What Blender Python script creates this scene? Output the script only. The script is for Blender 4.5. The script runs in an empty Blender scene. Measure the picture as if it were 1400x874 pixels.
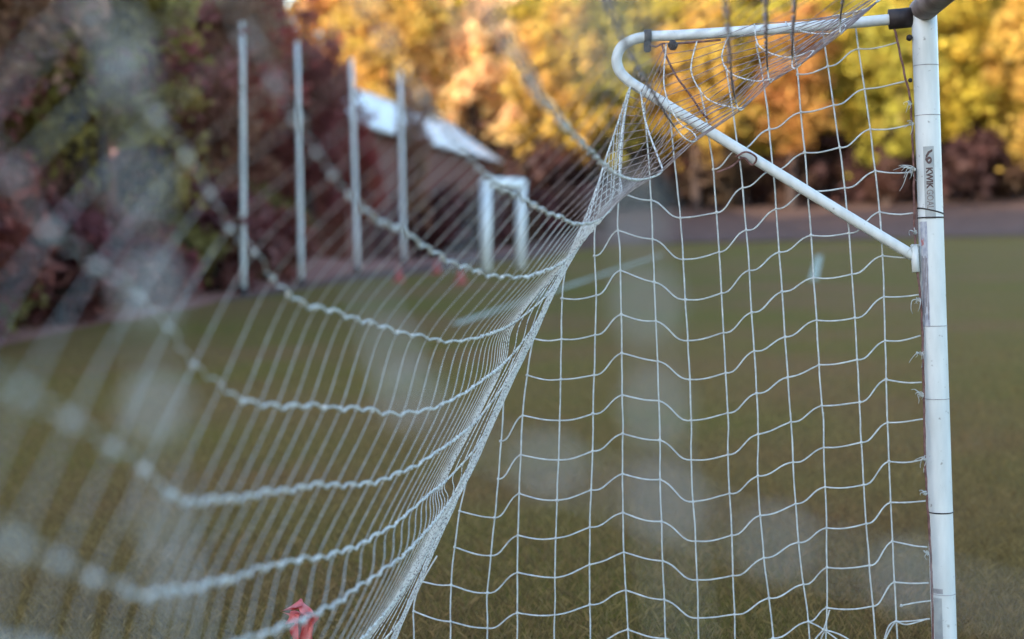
import bpy, bmesh, math, random
from mathutils import Vector, Matrix, noise
R = math.radians
SC = bpy.context.scene
COL = SC.collection
random.seed(7)

# ------------------------------------------------------------------ camera
FPX = 1944.0                       # focal length in photo pixels (50 mm on a 36 mm frame)
PITCH, ROLL = R(4.18), R(1.25)
CAM = Vector((0, 0, 1.5))
FW = Vector((0, math.cos(PITCH), -math.sin(PITCH)))
R0 = Vector((1, 0, 0)); U0 = Vector((0, math.sin(PITCH), math.cos(PITCH)))
RT = R0 * math.cos(ROLL) - U0 * math.sin(ROLL)
UP = U0 * math.cos(ROLL) + R0 * math.sin(ROLL)
cd = bpy.data.cameras.new('camera'); cam = bpy.data.objects.new('camera', cd); COL.objects.link(cam)
cam.matrix_world = Matrix(((RT.x, UP.x, -FW.x, CAM.x), (RT.y, UP.y, -FW.y, CAM.y), (RT.z, UP.z, -FW.z, CAM.z), (0, 0, 0, 1)))
cd.sensor_width = 36; cd.lens = 50; cd.clip_start = 0.02; cd.clip_end = 1500
cd.dof.use_dof = True; cd.dof.focus_distance = 4.25; cd.dof.aperture_fstop = 1.5
SC.camera = cam

# ------------------------------------------------------------------ sky, sun, exposure
SUN_AZ, SUN_EL = R(232), R(13)      # where the sun stands, clockwise from +Y (behind, to the left)
w = bpy.data.worlds.new('World'); SC.world = w; w.use_nodes = True
nt = w.node_tree; nt.nodes.clear()
sky = nt.nodes.new('ShaderNodeTexSky'); sky.sky_type = 'NISHITA'; sky.sun_disc = False
sky.dust_density = 1.0; sky.ozone_density = 1.7; sky.sun_elevation = SUN_EL; sky.sun_rotation = SUN_AZ
bg = nt.nodes.new('ShaderNodeBackground'); bg.inputs[1].default_value = 0.15
wo = nt.nodes.new('ShaderNodeOutputWorld')
nt.links.new(sky.outputs[0], bg.inputs[0]); nt.links.new(bg.outputs[0], wo.inputs[0])
sl = bpy.data.lights.new('sun', 'SUN'); sl.energy = 2.0; sl.angle = R(0.5); sl.color = (1, .89, .70)
sun = bpy.data.objects.new('sun', sl); COL.objects.link(sun)
to_sun = Vector((math.sin(SUN_AZ) * math.cos(SUN_EL), math.cos(SUN_AZ) * math.cos(SUN_EL), math.sin(SUN_EL)))
sun.rotation_euler = to_sun.to_track_quat('Z', 'Y').to_euler(); sun.location = to_sun * 60
SC.view_settings.view_transform = 'Standard'; SC.view_settings.look = 'None'
SC.view_settings.gamma = 1; SC.view_settings.exposure = 2.5
SC.cycles.use_denoising = True; SC.cycles.max_bounces = 8; SC.cycles.transparent_max_bounces = 8

# ------------------------------------------------------------------ helpers
def at(px, py, d):
    """world point seen at photo pixel px, py at d metres along the optical axis"""
    return CAM + (FW + RT * ((px - 700) / FPX) - UP * ((py - 437) / FPX)) * d
def ground_at(px, py, z=0.0):
    v = FW + RT * ((px - 700) / FPX) - UP * ((py - 437) / FPX)
    return CAM + v * ((z - CAM.z) / v.z)

def tag(o, label=None, cat=None, group=None, kind=None):
    if label: o['label'] = label
    if cat: o['category'] = cat
    if group: o['group'] = group
    if kind: o['kind'] = kind
    return o
def empty(name, loc=(0, 0, 0), rz=0):
    o = bpy.data.objects.new(name, None); COL.objects.link(o)
    o.location = loc; o.rotation_euler = (0, 0, rz); o.empty_display_size = .2
    return o
def link_mesh(name, bm, mat, parent=None, smooth=True):
    me = bpy.data.meshes.new(name); bm.normal_update(); bm.to_mesh(me); bm.free()
    if mat: me.materials.append(mat)
    if smooth:
        for p in me.polygons: p.use_smooth = True
    o = bpy.data.objects.new(name, me); COL.objects.link(o)
    if parent: o.parent = parent; o.matrix_parent_inverse = Matrix.Translation(-parent.location) if parent.parent is None else Matrix()
    return o
def data_mesh(name, vs, fs, mat):
    me = bpy.data.meshes.new(name); me.from_pydata(vs, [], fs); me.update()
    if mat: me.materials.append(mat)
    return me

def catmull(pts, n):
    """smooth curve through pts (tuples or Vectors of any length), n samples a span"""
    pts = [tuple(p) for p in pts]
    k = len(pts[0])
    out = []
    for i in range(len(pts) - 1):
        p0 = pts[max(i - 1, 0)]; p1 = pts[i]; p2 = pts[i + 1]; p3 = pts[min(i + 2, len(pts) - 1)]
        for s in range(n):
            t = s / n; t2 = t * t; t3 = t2 * t
            out.append(tuple(.5 * (2 * p1[c] + (p2[c] - p0[c]) * t + (2 * p0[c] - 5 * p1[c] + 4 * p2[c] - p3[c]) * t2
                                   + (3 * p1[c] - p0[c] - 3 * p2[c] + p3[c]) * t3) for c in range(k)))
    out.append(pts[-1])
    return out

def add_tube(bm, pts, rad, sides=6, caps=True, twist=0.0, rough=0.0):
    """tube along pts; rad is a number or a function of t in 0..1"""
    pts = [Vector(p) for p in pts]
    n = len(pts); rings = []; ref = None
    for i, p in enumerate(pts):
        tg = (pts[min(i + 1, n - 1)] - pts[max(i - 1, 0)])
        if tg.length < 1e-9: tg = Vector((0, 0, 1))
        tg.normalize()
        if ref is None:
            ref = Vector((0, 0, 1)) if abs(tg.z) < .9 else Vector((1, 0, 0))
        a = (ref - tg * ref.dot(tg))
        if a.length < 1e-6: a = tg.orthogonal()
        a.normalize(); b = tg.cross(a); ref = a
        r = rad(i / max(n - 1, 1)) if callable(rad) else rad
        ring = []
        for s in range(sides):
            th = 2 * math.pi * s / sides + twist * i
            rr = r * (1 + (random.uniform(-rough, rough) if rough else 0))
            ring.append(bm.verts.new(p + (a * math.cos(th) + b * math.sin(th)) * rr))
        rings.append(ring)
    for i in range(n - 1):
        for s in range(sides):
            bm.faces.new((rings[i][s], rings[i][(s + 1) % sides], rings[i + 1][(s + 1) % sides], rings[i + 1][s]))
    if caps:
        bm.faces.new(rings[0][::-1]); bm.faces.new(rings[-1])
def add_blob(bm, c, r, sub=1, jit=.15):
    m = Matrix.Translation(c) @ Matrix.Rotation(random.uniform(0, 3), 4, Vector((random.random(), random.random(), 1)).normalized())
    g = bmesh.ops.create_icosphere(bm, subdivisions=sub, radius=r, matrix=m)
    for v in g['verts']:
        v.co += Vector((random.uniform(-1, 1), random.uniform(-1, 1), random.uniform(-1, 1))) * r * jit
def add_box(bm, c, s, rot=None):
    m = Matrix.Translation(c) @ (rot.to_4x4() if rot else Matrix()) @ Matrix.Diagonal((s[0], s[1], s[2], 1))
    return bmesh.ops.create_cube(bm, size=1, matrix=m)

# ------------------------------------------------------------------ materials
def mat(name):
    m = bpy.data.materials.new(name); m.use_nodes = True
    b = m.node_tree.nodes['Principled BSDF']
    return m, m.node_tree, b
def noise_mat(name, c1, c2, scale=8, rough=.6, bump=0.0, detail=4, c3=None, spec=.4, coord='Object', stretch=None, bscale=None, bdist=.01):
    m, t, b = mat(name); n = t.nodes; L = t.links
    tc = n.new('ShaderNodeTexCoord'); src = tc.outputs[coord]
    if stretch:
        mp = n.new('ShaderNodeMapping'); mp.inputs['Scale'].default_value = stretch; L.new(src, mp.inputs[0]); src = mp.outputs[0]
    nz = n.new('ShaderNodeTexNoise'); nz.inputs['Scale'].default_value = scale; nz.inputs['Detail'].default_value = detail
    L.new(src, nz.inputs['Vector'])
    cr = n.new('ShaderNodeValToRGB'); e = cr.color_ramp.elements
    e[0].position = .35; e[0].color = (*c1, 1); e[1].position = .65; e[1].color = (*c2, 1)
    if c3: x = e.new(.5); x.color = (*c3, 1)
    L.new(nz.outputs[0], cr.inputs[0]); L.new(cr.outputs[0], b.inputs['Base Color'])
    b.inputs['Roughness'].default_value = rough; b.inputs['Specular IOR Level'].default_value = spec
    if bump:
        n2 = n.new('ShaderNodeTexNoise'); n2.inputs['Scale'].default_value = bscale or scale * 6; n2.inputs['Detail'].default_value = 5
        L.new(src, n2.inputs['Vector'])
        bp = n.new('ShaderNodeBump'); bp.inputs['Strength'].default_value = bump; bp.inputs['Distance'].default_value = bdist
        L.new(n2.outputs[0], bp.inputs['Height']); L.new(bp.outputs[0], b.inputs['Normal'])
    return m

def paint_mat():
    m, t, b = mat('white_painted_metal'); n = t.nodes; L = t.links
    tc = n.new('ShaderNodeTexCoord')
    nz = n.new('ShaderNodeTexNoise'); nz.inputs['Scale'].default_value = 9; nz.inputs['Detail'].default_value = 6
    mp = n.new('ShaderNodeMapping'); mp.inputs['Scale'].default_value = (3, 3, .6); L.new(tc.outputs['Object'], mp.inputs[0]); L.new(mp.outputs[0], nz.inputs['Vector'])
    cr = n.new('ShaderNodeValToRGB'); e = cr.color_ramp.elements
    e[0].position = .3; e[0].color = (.50, .53, .53, 1); e[1].position = .6; e[1].color = (.62, .65, .65, 1)
    L.new(nz.outputs[0], cr.inputs[0])
    n2 = n.new('ShaderNodeTexNoise'); n2.inputs['Scale'].default_value = 55; n2.inputs['Detail'].default_value = 3; L.new(tc.outputs['Object'], n2.inputs['Vector'])
    c2 = n.new('ShaderNodeValToRGB'); e = c2.color_ramp.elements
    e[0].position = .27; e[0].color = (.25, .22, .2, 1); e[1].position = .33; e[1].color = (1, 1, 1, 1)
    L.new(n2.outputs[0], c2.inputs[0])
    mx = n.new('ShaderNodeMix'); mx.data_type = 'RGBA'; mx.blend_type = 'MULTIPLY'; mx.inputs[0].default_value = .6
    L.new(cr.outputs[0], mx.inputs[6]); L.new(c2.outputs[0], mx.inputs[7]); L.new(mx.outputs[2], b.inputs['Base Color'])
    b.inputs['Roughness'].default_value = .42; b.inputs['Specular IOR Level'].default_value = .4
    return m
M = {}
M['paint'] = paint_mat()
M['twine'] = noise_mat('white_net_twine', (.38, .39, .38), (.52, .54, .53), scale=60, rough=.85, spec=.15)
M['cord'] = noise_mat('flecked_net_cord', (.16, .15, .15), (.58, .6, .59), scale=170, rough=.85, spec=.15, c3=(.55, .57, .55))
M['old_cord'] = noise_mat('weathered_brown_cord', (.10, .05, .045), (.2, .11, .1), scale=60, rough=.9, spec=.1)
M['shade_tone'] = noise_mat('shade_toned_paint', (.14, .10, .09), (.3, .24, .22), scale=7, rough=.6, stretch=(1, 1, 1), c3=(.24, .19, .17))  # dark colour stands in for the shade under the crossbar
M['grey_twine'] = noise_mat('shade_toned_grey_twine', (.17, .13, .13), (.34, .29, .28), scale=60, rough=.9, spec=.1)  # roof net twine, darkened in colour for its shaded, backlit look
M['cone'] = noise_mat('dull_red_plastic', (.38, .07, .07), (.48, .12, .11), scale=20, rough=.6)
M['rubber'] = noise_mat('dark_rubber', (.012, .008, .009), (.028, .02, .02), scale=40, rough=.6)
M['sticker'] = noise_mat('grey_vinyl_sticker', (.27, .29, .30), (.36, .38, .38), scale=30, rough=.5)
M['blue_sticker'] = noise_mat('faded_lilac_sticker', (.27, .29, .36), (.46, .48, .53), scale=90, rough=.6, stretch=(1, 1, .5))
M['print'] = noise_mat('dark_red_brown_print', (.055, .03, .03), (.085, .045, .045), scale=60, rough=.5)
M['thin_print'] = noise_mat('grey_brown_print', (.14, .11, .11), (.2, .16, .16), scale=60, rough=.5)
M['red_print'] = noise_mat('faded_red_print', (.35, .12, .12), (.45, .2, .2), scale=60, rough=.5)
M['scuff'] = noise_mat('grey_scuff_tape', (.2, .19, .2), (.34, .33, .35), scale=40, rough=.8)
M['red_plastic'] = noise_mat('coral_red_plastic', (.78, .15, .15), (.9, .3, .27), scale=25, rough=.45, bump=.2)
M['brick'] = noise_mat('red_brick', (.12, .045, .036), (.18, .07, .052), scale=3, rough=.9)
M['white_roof'] = noise_mat('white_metal_roof', (.68, .7, .7), (.84, .85, .84), scale=.8, rough=.45)
M['chalk'] = noise_mat('white_field_paint', (.3, .32, .23), (.5, .53, .45), scale=6, rough=.95, spec=.1)
M['bark'] = noise_mat('dark_bark', (.03, .018, .016), (.065, .042, .036), scale=6, rough=.95, bump=.6, stretch=(3, 3, .6), bdist=.03)
M['dirt'] = noise_mat('reddish_dirt', (.10, .057, .045), (.15, .088, .07), scale=1.4, rough=1, bump=.4, spec=.1, coord='Object')
M['litter'] = noise_mat('brown_leaf_litter', (.22, .10, .085), (.34, .165, .125), scale=1.1, rough=1, bump=.8, spec=.1, detail=8, bdist=.05)

def grass_mat():
    m, t, b = mat('worn_autumn_grass'); n = t.nodes; L = t.links
    tc = n.new('ShaderNodeTexCoord')
    big = n.new('ShaderNodeTexNoise'); big.inputs['Scale'].default_value = .28; big.inputs['Detail'].default_value = 5
    L.new(tc.outputs['Object'], big.inputs['Vector'])
    cr = n.new('ShaderNodeValToRGB'); e = cr.color_ramp.elements
    e[0].position = .36; e[0].color = (.192, .115, .042, 1); e[1].position = .62; e[1].color = (.146, .117, .021, 1)
    L.new(big.outputs[0], cr.inputs[0])
    fine = n.new('ShaderNodeTexNoise'); fine.inputs['Scale'].default_value = 26; fine.inputs['Detail'].default_value = 8; fine.inputs['Roughness'].default_value = .7
    L.new(tc.outputs['Object'], fine.inputs['Vector'])
    c2 = n.new('ShaderNodeValToRGB'); e = c2.color_ramp.elements
    e[0].position = .3; e[0].color = (.5, .45, .42, 1); e[1].position = .72; e[1].color = (1.35, 1.3, 1.2, 1)
    L.new(fine.outputs[0], c2.inputs[0])
    mx = n.new('ShaderNodeMix'); mx.data_type = 'RGBA'; mx.blend_type = 'MULTIPLY'; mx.inputs[0].default_value = 1
    L.new(cr.outputs[0], mx.inputs[6]); L.new(c2.outputs[0], mx.inputs[7]); L.new(mx.outputs[2], b.inputs['Base Color'])
    bp = n.new('ShaderNodeBump'); bp.inputs['Strength'].default_value = .8; bp.inputs['Distance'].default_value = .03
    L.new(fine.outputs[0], bp.inputs['Height']); L.new(bp.outputs[0], b.inputs['Normal'])
    b.inputs['Roughness'].default_value = 1; b.inputs['Specular IOR Level'].default_value = .1
    return m
M['grass'] = grass_mat()

def leaf_mat(name, hue=.03, trans=.35):
    """leaf colour from the object's own colour, varied leaf by leaf and clump by clump"""
    m, t, b = mat(name); n = t.nodes; L = t.links
    oi = n.new('ShaderNodeObjectInfo'); ge = n.new('ShaderNodeNewGeometry'); tc = n.new('ShaderNodeTexCoord')
    nz = n.new('ShaderNodeTexNoise'); nz.inputs['Scale'].default_value = .55; nz.inputs['Detail'].default_value = 3
    L.new(tc.outputs['Object'], nz.inputs['Vector'])
    hs = n.new('ShaderNodeHueSaturation')
    mr = n.new('ShaderNodeMapRange'); mr.inputs[1].default_value = .3; mr.inputs[2].default_value = .7; mr.inputs[3].default_value = .5 - hue; mr.inputs[4].default_value = .5 + hue
    L.new(nz.outputs[0], mr.inputs[0]); L.new(mr.outputs[0], hs.inputs['Hue'])
    m2 = n.new('ShaderNodeMapRange'); m2.inputs[3].default_value = .5; m2.inputs[4].default_value = 1.4
    L.new(ge.outputs['Random Per Island'], m2.inputs[0]); L.new(m2.outputs[0], hs.inputs['Value'])
    L.new(oi.outputs['Color'], hs.inputs['Color'])
    L.new(hs.outputs[0], b.inputs['Base Color']); b.inputs['Roughness'].default_value = .6; b.inputs['Specular IOR Level'].default_value = .25
    tr = n.new('ShaderNodeBsdfTranslucent'); L.new(hs.outputs[0], tr.inputs[0])
    ms = n.new('ShaderNodeMixShader'); ms.inputs[0].default_value = trans
    L.new(b.outputs[0], ms.inputs[1]); L.new(tr.outputs[0], ms.inputs[2])
    L.new(ms.outputs[0], n['Material Output'].inputs[0])
    return m
M['leaf'] = leaf_mat('autumn_leaves', hue=.018, trans=.45)
M['blade'] = leaf_mat('grass_blades', hue=.02, trans=.25)

# ------------------------------------------------------------------ terrain
def sstep(a, b, x):
    t = min(max((x - a) / (b - a), 0), 1); return t * t * (3 - 2 * t)
def edge_x(y):
    """x of the foot of the wood on the left"""
    P = [(-80, -7.5), (10, -6.6), (17, -6.2), (29, -5.5), (43, -3.4), (50, -4.5), (60, -6), (120, -6)]
    for (a, xa), (b, xb) in zip(P, P[1:]):
        if y <= b: return xa + (xb - xa) * (y - a) / (b - a)
    return P[-1][1]
def height(x, y):
    hl = sstep(1, 24, edge_x(y) - x) * 13.0 * (1 - sstep(48, 78, y))  # left hill shaped this high to block the sun and shade the goal
    hf = sstep(93, 165, y) * 17 + sstep(69, 101, y) * 1.4
    return hl + hf + .05 * noise.noise(Vector((x * .2, y * .2, 0))) * sstep(0, 4, max(edge_x(y) - x, y - 90, 0) + .0)
vs, fs = [], []
xs = [-95 + i * 2.5 for i in range(77)]; ys = [-60 + i * 2.5 for i in range(121)]
for y in ys:
    for x in xs: vs.append((x, y, height(x, y) - .012))
nx = len(xs)
for j in range(len(ys) - 1):
    for i in range(nx - 1):
        a = j * nx + i; fs.append((a, a + 1, a + nx + 1, a + nx))
base = len(vs)                       # skirts out to the horizon
o = bpy.data.objects.new('ground', data_mesh('ground', vs, fs, M['litter'])); COL.objects.link(o); tag(o, kind='structure')
for p in o.data.polygons: p.use_smooth = True
far = bmesh.new(); S = 700
for (x0, y0, x1, y1) in ((-S, -S, S, -60), (-S, -60, -95, 240), (95, -60, S, 240), (-S, 240, S, S)):
    z = 17.5 if y0 >= 240 else -.05
    far.faces.new([far.verts.new(p) for p in ((x0, y0, z), (x1, y0, z), (x1, y1, z), (x0, y1, z))])
tag(link_mesh('terrain', far, M['litter'], smooth=False), kind='structure')

# the field: a sheet of grass bounded by the wood and the far bank
bm = bmesh.new()
bnd = [(edge_x(y) - .3 + .5 * noise.noise(Vector((y * .35, 1, 0))), y) for y in range(-50, 44, 2)]
bnd += [(-2.2, 46), (.5, 56), (1.2, 62), (2, 68), (30, 68.5), (90, 69), (90, -50)]
bm.faces.new([bm.verts.new((x, y, 0)) for x, y in bnd][::-1])
bmesh.ops.triangulate(bm, faces=bm.faces[:])
tag(link_mesh('grass_field', bm, M['grass'], smooth=False), kind='structure')
# dirt strip along the wood and the far end
def strip(name, pts, wid, z, m):
    bm = bmesh.new(); prev = None
    for i, p in enumerate(pts):
        q0 = Vector(pts[max(i - 1, 0)]); q1 = Vector(pts[min(i + 1, len(pts) - 1)])
        t = (q1 - q0).normalized(); nrm = Vector((-t.y, t.x))
        ww = wid(i / (len(pts) - 1)) if callable(wid) else wid
        a = bm.verts.new((p[0] + nrm.x * ww / 2, p[1] + nrm.y * ww / 2, z)); b = bm.verts.new((p[0] - nrm.x * ww / 2, p[1] - nrm.y * ww / 2, z))
        if prev: bm.faces.new((prev[0], prev[1], b, a))
        prev = (a, b)
    return tag(link_mesh(name, bm, m, smooth=False), kind='structure')
strip('dirt_path', catmull([(-5.6, 27), (-4.6, 33), (-3, 40), (-1.4, 47), (1.2, 58), (3, 66)], 8), lambda t: .5 + 3.2 * t + .3 * math.sin(t * 21), .004, M['dirt'])
bm = bmesh.new(); G = [[bm.verts.new((x, y, height(x, y) + .05)) for x in range(-8, 92, 4)] for y in [67.5 + q * 2.4 for q in range(15)]]
for q in range(14):
    for i in range(24): bm.faces.new((G[q][i], G[q][i + 1], G[q + 1][i + 1], G[q + 1][i]))
tag(link_mesh('far_dirt_bank', bm, M['dirt']), kind='structure')
# painted lines: straight on the ground
def fieldline(p, q, wd):
    n_ = 24; strip('field_line', [(p[0] + (q[0] - p[0]) * i / n_, p[1] + (q[1] - p[1]) * i / n_) for i in range(n_ + 1)], lambda t: wd * (1 + .2 * math.sin(t * 40)), .008, M['chalk'])
a = ground_at(622, 444); b = ground_at(905, 348); fieldline(a, b, .15)
a = ground_at(1112, 383); b = ground_at(1120, 350); fieldline(a, b, .17)

# ------------------------------------------------------------------ trees
def crown_mesh(name, rx, rz, nclump, nleaf, size, seed, hollow=.35, droop=.2):
    rnd = random.Random(seed); vs, fs = [], []
    cl = []
    while len(cl) < nclump:
        v = Vector((rnd.uniform(-1, 1), rnd.uniform(-1, 1), rnd.uniform(-1, 1)))
        if hollow < v.length < 1:
            v *= .75 + .35 * noise.noise(v * 1.9 + Vector((seed, 0, 0)))
            cl.append(Vector((v.x * rx, v.y * rx, v.z * rz)))
    for c in cl:
        cr = rnd.uniform(.45, 1.0) * rx * (.27 if rx < 4 else .215)
        for _ in range(int(nleaf * rnd.uniform(.5, 1.4))):
            g = Vector((rnd.gauss(0, .5), rnd.gauss(0, .5), rnd.gauss(0, .38))) * cr
            g.z -= droop * (g.x * g.x + g.y * g.y) / max(cr, .1)
            p = c + g
            n = (Vector((rnd.gauss(0, 1), rnd.gauss(0, 1), rnd.gauss(0, .7) + .6))).normalized()
            a = n.orthogonal(); a.rotate(Matrix.Rotation(rnd.uniform(0, 6.28), 3, n)); b = n.cross(a)
            s = size * rnd.uniform(.6, 1.3)
            i = len(vs)
            vs += [p - a * s * .6, p + b * s * .33, p + a * s * .7, p - b * s * .33]
            fs.append((i, i + 1, i + 2, i + 3))
    return data_mesh(name, vs, fs, M['leaf']), cl
def trunk_mesh(name, h, r, cl, zc, seed, nl=9):
    rnd = random.Random(seed); bm = bmesh.new()
    pts = [(rnd.uniform(-.12, .12) * t * 2, rnd.uniform(-.12, .12) * t * 2, h * t) for t in [i / 6 for i in range(7)]]
    pts[0] = (0, 0, -.6)
    add_tube(bm, catmull(pts, 3), lambda t: r * (1.25 - 1.1 * t) + .02, 8)
    for c in rnd.sample(cl, min(nl, len(cl))):
        z0 = rnd.uniform(.3, .8) * h; e = c + Vector((0, 0, zc)); s = Vector((0, 0, z0))
        mid = s.lerp(e, .5) + Vector((0, 0, -.2))
        add_tube(bm, catmull([s, mid, e], 4), lambda t: r * .38 * (1 - .8 * t) + .012, 5)
    me = bpy.data.meshes.new(name); bm.to_mesh(me); bm.free(); me.materials.append(M['bark'])
    for p in me.polygons: p.use_smooth = True
    return me
class Kind: pass
def make_kind(rx, rz, zc, h, r, ncl, nlf, size, seed):
    k = Kind(); k.crown, cl = crown_mesh('crown', rx, rz, ncl, nlf, size, seed); k.zc = zc
    k.trunk = trunk_mesh('trunk', h, r, cl, zc, seed + 1); return k
FAR = [make_kind(4.6, 7.2, 9.2, 14, .3, 150, 85, .27, s) for s in (11, 12, 13)]
NEAR = [make_kind(2.9, 4.6, 5.6, 9, .2, 140, 100, .135, s) for s in (21, 22, 23)]
BUSH = [make_kind(1.25, .95, .85, 1.2, .05, 46, 55, .14, s) for s in (31, 32)]
def tree(name, kind, x, y, s, col, label, cat='tree', group=None, rz=None, sz=None):
    e = empty(name, (x, y, height(x, y) - .02), random.uniform(0, 6.28) if rz is None else rz)
    e.scale = (s, s, sz or s)
    t = bpy.data.objects.new('trunk' if cat == 'tree' else 'stem', kind.trunk); COL.objects.link(t); t.parent = e
    c = bpy.data.objects.new('crown' if cat == 'tree' else 'foliage', kind.crown); COL.objects.link(c); c.parent = e; c.location = (0, 0, kind.zc)
    c.color = (*col, 1)
    return tag(e, label, cat, group)
ORD = ['first', 'second', 'third', 'fourth', 'fifth', 'sixth', 'seventh', 'eighth', 'ninth', 'tenth', 'eleventh', 'twelfth', 'thirteenth',
       'fourteenth', 'fifteenth', 'sixteenth', 'seventeenth', 'eighteenth', 'nineteenth', 'twentieth']
GOLD = ('golden yellow', (.54, .39, .055)); MUST = ('mustard yellow', (.45, .34, .055)); ORAN = ('bright orange', (.58, .37, .085))
RUST = ('rust orange', (.5, .25, .07)); OLIV = ('olive gold', (.40, .34, .055)); PEACH = ('peach orange', (.92, .64, .32))
# front row beyond the far end of the field, listed left to right by where they stand
row1 = [(548, 97, 1.12, ORAN), (596, 101, 1.1, PEACH), (652, 99, 1.06, PEACH), (712, 102, 1.1, GOLD), (770, 97, 1.0, ORAN), (830, 98, 1.02, OLIV),
        (892, 100, 1.08, MUST), (955, 97, .96, ORAN), (1020, 99, 1.03, MUST), (1085, 97, .95, RUST), (1145, 100, 1.06, GOLD), (1215, 98, 1.0, OLIV),
        (1290, 99, 1.06, GOLD), (1355, 101, 1.02, MUST), (1420, 98, 1.08, ORAN), (1490, 101, 1.05, MUST)]
for i, (px, d, s, (cn, c)) in enumerate(row1):
    x = (px - 700) / FPX * d
    tree('autumn_tree', FAR[i % 3], x, d, s, c, f'{cn} tree on the far bank, {ORD[i]} from left in its front row', group='trees beyond the far end of the field')
row2 = [(470, RUST), (560, PEACH), (625, GOLD), (690, ORAN), (760, GOLD), (840, MUST), (905, ORAN), (975, GOLD), (1050, MUST), (1120, OLIV), (1185, GOLD), (1255, MUST), (1330, OLIV), (1390, RUST), (1460, MUST)]
for i, (px, (cn, c)) in enumerate(row2):
    d = 114 + (i * 37 % 9); x = (px - 700) / FPX * d
    tree('autumn_tree', FAR[(i + 1) % 3], x, d, 1.15 + .05 * (i % 3), c, f'tall {cn} tree on the slope, {ORD[i]} from left in its second row', group='trees on the slope behind')
for i in range(13):
    d = 140 + (i * 29 % 11); x = (470 + i * 82 - 700) / FPX * d; cn, c = (GOLD, MUST, ORAN, OLIV)[i * 7 % 4]
    tree('autumn_tree', FAR[(i + 2) % 3], x, d, 1.25, c, f'{cn} tree high on the slope, {ORD[i]} from left in its back row', group='trees high on the slope')
# dark shrubs at the foot of the far trees
for i in range(20):
    d = 98.5 + (i * 13 % 5) * .8; px = 520 + i * 46; x = (px - 700) / FPX * d
    cn, c = (('russet', (.1, .048, .036)), ('brown', (.1, .06, .04)), ('maroon', (.09, .042, .04)))[i % 3]
    tree('shrub', BUSH[i % 2], x, d, 2.5 + .55 * ((i * 7) % 3), c, f'{cn} shrub at the foot of the far trees, {ORD[i]} from left', 'shrub', 'shrubs at the foot of the far trees')
# the wood on the left
MAR = ('maroon', (.32, .11, .095)); BRN = ('brown', (.31, .15, .095)); DRED = ('dark red', (.38, .095, .07)); DOL = ('olive', (.26, .21, .05)); OLB = ('olive brown', (.32, .23, .065)); AMB = ('amber', (.36, .17, .03))
wood = []
for i, y in enumerate((12, 15.5, 18.5, 21.5, 25, 28, 31.5, 35, 38.5, 42.5)):
    wood.append((edge_x(y) - 1.8 - .8 * (i % 2) - 2.4 * sstep(28, 40, y), y, .95 + .1 * (i % 3), (MAR, BRN, BRN, MAR, OLB, MAR, BRN, MAR, DRED, BRN)[i], 'at the front edge of the left wood'))
for i, y in enumerate((14, 18, 22, 26, 30, 34, 38, 42, 46, 50)):
    wood.append((edge_x(y) - 6 - 1.0 * (i % 3), y, 1.15 + .1 * (i % 2), (BRN, MAR, MAR, DRED, BRN, AMB, MAR, AMB, BRN, AMB)[i], 'in the middle of the left wood'))
for i, y in enumerate((20, 25, 30, 35, 40, 45, 51, 57)):
    wood.append((edge_x(y) - 12 - 1.5 * (i % 3), y, 1.35, (MAR, BRN, BRN, AMB, BRN, AMB, MAR, AMB)[i], 'deep in the left wood'))
cnt = {}
for i, (x, y, s, (cn, c), where) in enumerate(wood):
    n_ = cnt.get(where, 0); cnt[where] = n_ + 1
    tree('woodland_tree', NEAR[i % 3], x, y, s, c, f'{cn} tree {where}, {ORD[n_]} from the near end', group='trees of the wood on the left')
for i in range(14):
    y = 13 + i * 2.15; x = edge_x(y) - .9 - 1.6 * sstep(32, 41, y) - .5 * (i % 2)
    cn, c = (('maroon', (.2, .07, .07)), ('brown', (.2, .1, .07)), ('dark red', (.24, .07, .06)), ('olive', (.2, .15, .05)))[(i * 5) % 4]
    tree('shrub', BUSH[i % 2], x, y, .9 + .25 * (i % 3), c, f'{cn} shrub in the undergrowth along the left wood, {ORD[i]} from the near end', 'shrub', 'undergrowth along the left wood')
# ------------------------------------------------------------------ white roofed building
E0 = Vector((-5.4, 50, 0)); E1 = Vector((-.45, 90, 0)); Dv = (E1 - E0).normalized(); Nv = Vector((-Dv.y, Dv.x, 0)); Ln = (E1 - E0).length
EZ, RZ, HW = 4.95, 7.15, 2.9
bld = empty('shed_building', E0); tag(bld, 'long brick building with white pitched roof at the edge of the wood', 'building')
def bp(l, n, z): return E0 + Dv * l + Nv * n + Vector((0, 0, z))
def prism(name, quad, thick, m, parent):
    bm = bmesh.new(); q = [Vector(p) for p in quad]; nn = (q[1] - q[0]).cross(q[3] - q[0]).normalized() * thick
    A = [bm.verts.new(p) for p in q]; B = [bm.verts.new(p - nn) for p in q]
    bm.faces.new(A); bm.faces.new(B[::-1])
    for i in range(4): bm.faces.new((A[i], B[i], B[(i + 1) % 4], A[(i + 1) % 4]))
    bmesh.ops.recalc_face_normals(bm, faces=bm.faces[:])
    return link_mesh(name, bm, m, parent, smooth=False)
W0 = -.45
bm = bmesh.new()      # walls with gables, one closed body
prof = [(-(-.45), 0), (.45, EZ + .25), (HW, RZ - .12), (2 * HW - .45, EZ + .25), (2 * HW - .45, 0)]
ra = [bm.verts.new(bp(.5, n, z)) for n, z in prof]; rb = [bm.verts.new(bp(Ln - .5, n, z)) for n, z in prof]
bm.faces.new(ra); bm.faces.new(rb[::-1])
for i in range(5): bm.faces.new((ra[i], rb[i], rb[(i + 1) % 5], ra[(i + 1) % 5]))
bmesh.ops.recalc_face_normals(bm, faces=bm.faces[:])
link_mesh('wall', bm, M['brick'], bld, smooth=False)
npan = 20
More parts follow.
